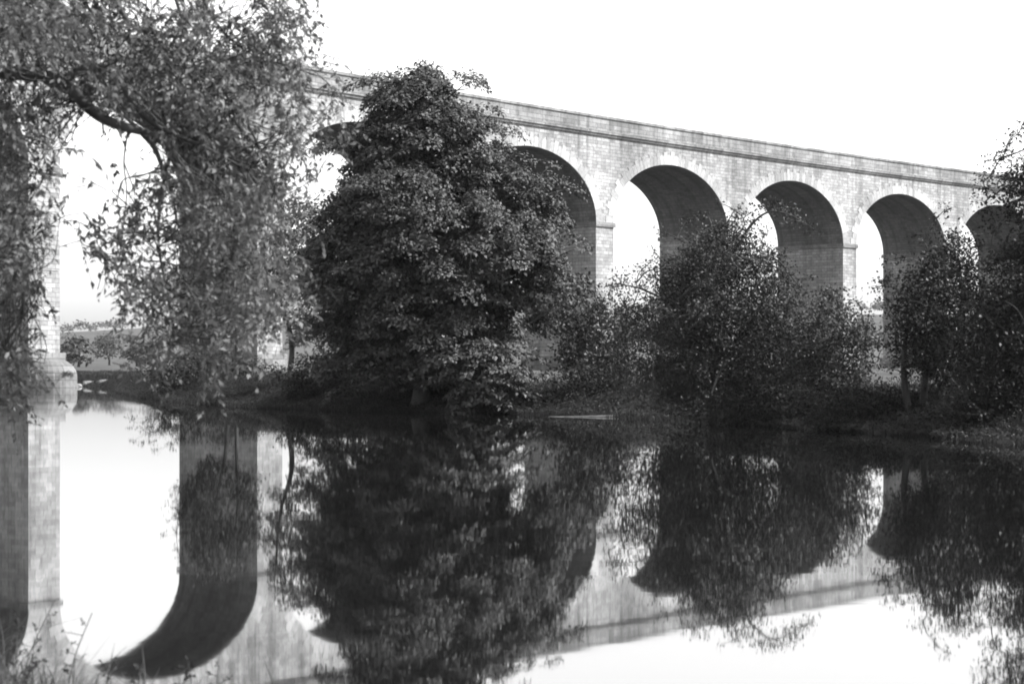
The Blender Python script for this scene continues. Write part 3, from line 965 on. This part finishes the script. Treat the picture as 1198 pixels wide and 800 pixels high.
weeds = [(8, 804, 4, 752, 8.8, 'bushy weed in the bottom left corner of the near bank'), (34, 806, 38, 764, 8.6, 'low bushy weed between the tall leaning stem and the corner'),
         (92, 808, 88, 770, 8.7, 'low dark weed between the two tall thin stems'), (126, 808, 131, 772, 8.6, 'low dark weed just right of the wispy tall stem'),
         (215, 812, 220, 782, 8.6, 'small dark weed below the lowest point of the reflected dark arch'),
         (16, 800, 64, 702, 8.9, 'tall thin weed stem leaning right before the pier reflection'),
         (74, 800, 108, 716, 8.9, 'thin wispy weed stem in front of the white reflected arch'),
         (24, 800, 22, 722, 8.8, 'leafy upright weed nearest the left edge of the near bank'),
         (45, 805, 40, 745, 8.7, 'short dark bushy weed among the near bank grass'),
         (168, 812, 166, 776, 8.7, 'small curled weed under the reflected arch top'),
         (262, 806, 256, 778, 8.6, 'small drooping weed at the right end of the near bank grass')]
for x0, y0, x1, y1, d, lab in weeds:
    a, b = at(x0, y0, d), at(x1, y1, d)
    a[2] = gz(a[0], a[1]) - .03
    r = empty('weed', a, lab, 'weed', 'weeds on the near bank')
    t_ = Tubes(5)
    mid = (a + b) / 2 + np.array([-.02, .01, .02])
    cv = curve([a, mid, b], 10)
    t_.add(cv, np.linspace(.004, .0018, len(cv)))
    h = np.linalg.norm(b - a)
    lf = []
    bushy = h < .25
    for k in range(2 if bushy else 5, len(cv), 1 if bushy else 2):
        if rng.random() < (.0 if bushy else .15):
            continue
        p = cv[k]
        dv = norm(np.array([rng.normal(), rng.normal() * .5, rng.uniform(.1, .9)]))
        l = rng.uniform(.03, .09) * min(1.2, .6 + h)
        t_.add(curve([p, p + dv * l * .5, p + dv * l + np.array([0, 0, -.005])], 3), np.linspace(.0018, .001, 7))
        n = rng.integers(5, 11)
        c = p + dv * l * rng.uniform(.4, 1.05, (n, 1))
        lf.append(leaves(c, norm(dv + rng.normal(size=(n, 3)) * .7), rand_dir(n), rng.uniform(.012, .028, n), rng.uniform(.006, .012, n)))
    t_.build('stem', M_BARK, r)
    link('foliage', leaf_mesh('foliage', lf), M_WEED, r)

# ---------------------------------------------------------------- driftwood and stones
t_ = Tubes(8)
lg = curve([at(642, 487.3, 57.4) + [0, 0, -.0], at(672, 487.9, 57.2), at(700, 488.0, 57.), at(724, 488.4, 57.) + [0, 0, -.0], at(746, 489.4, 56.9)], 7)
t_.add(lg, np.interp(np.linspace(0, 1, len(lg)), [0, .5, .93, 1], [.015, .06, .10, .05]))
o = t_.build('driftwood_log', M_LOG)
tag(o, 'bleached driftwood log lying along the waterline of the far bank', 'log')
import bmesh
rocks = [(89, 449.5, 133, .38, 'dark stone at the foot of the rounded pier base'), (66, 450.5, 131, .3, 'small stone left of the dark stone by the rounded pier base'),
         (108, 448.5, 137, .7, 'pale stone at the far waterline right of the rounded pier base'), (127, 449, 136, .9, 'larger pale stone at the far waterline under the left arch'),
         (140, 450, 134, .6, 'rightmost pale stone at the far waterline under the left arch')]
for px, py, d, r, lab in rocks:
    bm = bmesh.new()
    bmesh.ops.create_icosphere(bm, subdivisions=3, radius=1)
    for v in bm.verts:
        k = 1 + .22 * math.sin(v.co.x * 3.1 + px) * math.cos(v.co.y * 2.7 + py) + .12 * math.sin(v.co.z * 6 + v.co.x * 5)
        v.co *= k
        v.co.z *= .55
    me = bpy.data.meshes.new('river_stone')
    bm.to_mesh(me); bm.free()
    me.polygons.foreach_set('use_smooth', np.ones(len(me.polygons), bool))
    o = link('river_stone', me, M_ROCK)
    o.scale = (r * 1.2, r, r)
    p = at(px, py, d)
    o.location = (p[0], p[1], .05)
    o.rotation_euler = (0, 0, px)
    tag(o, lab, 'stone', 'stones at the far waterline')

# ---------------------------------------------------------------- air
def haze():
    m, nt, out = new_mat('valley haze')
    v = nt.nodes.new('ShaderNodeVolumePrincipled')
    v.inputs['Density'].default_value = .00006
    v.inputs['Color'].default_value = g(.95)
    v.inputs['Anisotropy'].default_value = .2
    nt.links.new(v.outputs[0], out.inputs['Volume'])
    me = bpy.data.meshes.new('haze')
    bm = bmesh.new()
    bmesh.ops.create_cube(bm, size=1)
    bm.to_mesh(me); bm.free()
    o = link('haze', me, m)
    lo = (-2550, -700, -2.6); hi = (2570, 2650, 110)
    o.scale = tuple(b - a for a, b in zip(lo, hi))
    o.location = tuple((a + b) / 2 for a, b in zip(lo, hi))
    o['kind'] = 'stuff'


USE_HAZE = True
if USE_HAZE:
    haze()

# ---------------------------------------------------------------- light, sky, camera
sun_dir = np.array([1., -.12]); sun_dir /= np.linalg.norm(sun_dir)
ELEV = rad(47)
w = bpy.data.worlds.new('World')
S.world = w
w.use_nodes = True
nt = w.node_tree
nt.nodes.clear()
sky = nt.nodes.new('ShaderNodeTexSky')
sky.sky_type = 'NISHITA'
sky.sun_disc = False
sky.sun_elevation = ELEV
sky.sun_rotation = math.atan2(sun_dir[0], sun_dir[1])
sky.dust_density = 2.0
sep = nt.nodes.new('ShaderNodeSeparateColor')      # a blue-sensitive plate: the sky registers by its blue light only
bg = nt.nodes.new('ShaderNodeBackground')
bg.inputs['Strength'].default_value = .15
wo = nt.nodes.new('ShaderNodeOutputWorld')
nt.links.new(sky.outputs[0], sep.inputs[0])
nt.links.new(sep.outputs[2], bg.inputs['Color'])
nt.links.new(bg.outputs[0], wo.inputs['Surface'])

ld = bpy.data.lights.new('sun', 'SUN')
ld.energy = 4.8
ld.angle = rad(.5)
ld.color = (1, 1, 1)
lo = bpy.data.objects.new('sun', ld)
COL.objects.link(lo)
from mathutils import Vector
dv = Vector((-sun_dir[0] * math.cos(ELEV), -sun_dir[1] * math.cos(ELEV), -math.sin(ELEV)))
lo.rotation_euler = dv.to_track_quat('-Z', 'Y').to_euler()
lo.location = (60, -30, 80)

cam = bpy.data.cameras.new('camera')
cam.sensor_width = 36
cam.lens = 36 * F / 1198
cam.shift_y = (YH - 400) / 1198
cam.dof.use_dof = True
cam.dof.focus_distance = 62
cam.dof.aperture_fstop = 4.5
cam.clip_start = .1
cam.clip_end = 6000
co = bpy.data.objects.new('camera', cam)
COL.objects.link(co)
co.location = (0, 0, CAMZ)
co.rotation_euler = (rad(90), 0, 0)
S.camera = co

S.view_settings.view_transform = 'Standard'
S.view_settings.look = 'None'
S.view_settings.exposure = 1.35
S.view_settings.gamma = 1
S.cycles.use_denoising = True
S.cycles.filter_width = 1.9
S.cycles.max_bounces = 6
S.cycles.volume_bounces = 0
S.cycles.transparent_max_bounces = 8
S.cycles.sample_clamp_indirect = 8
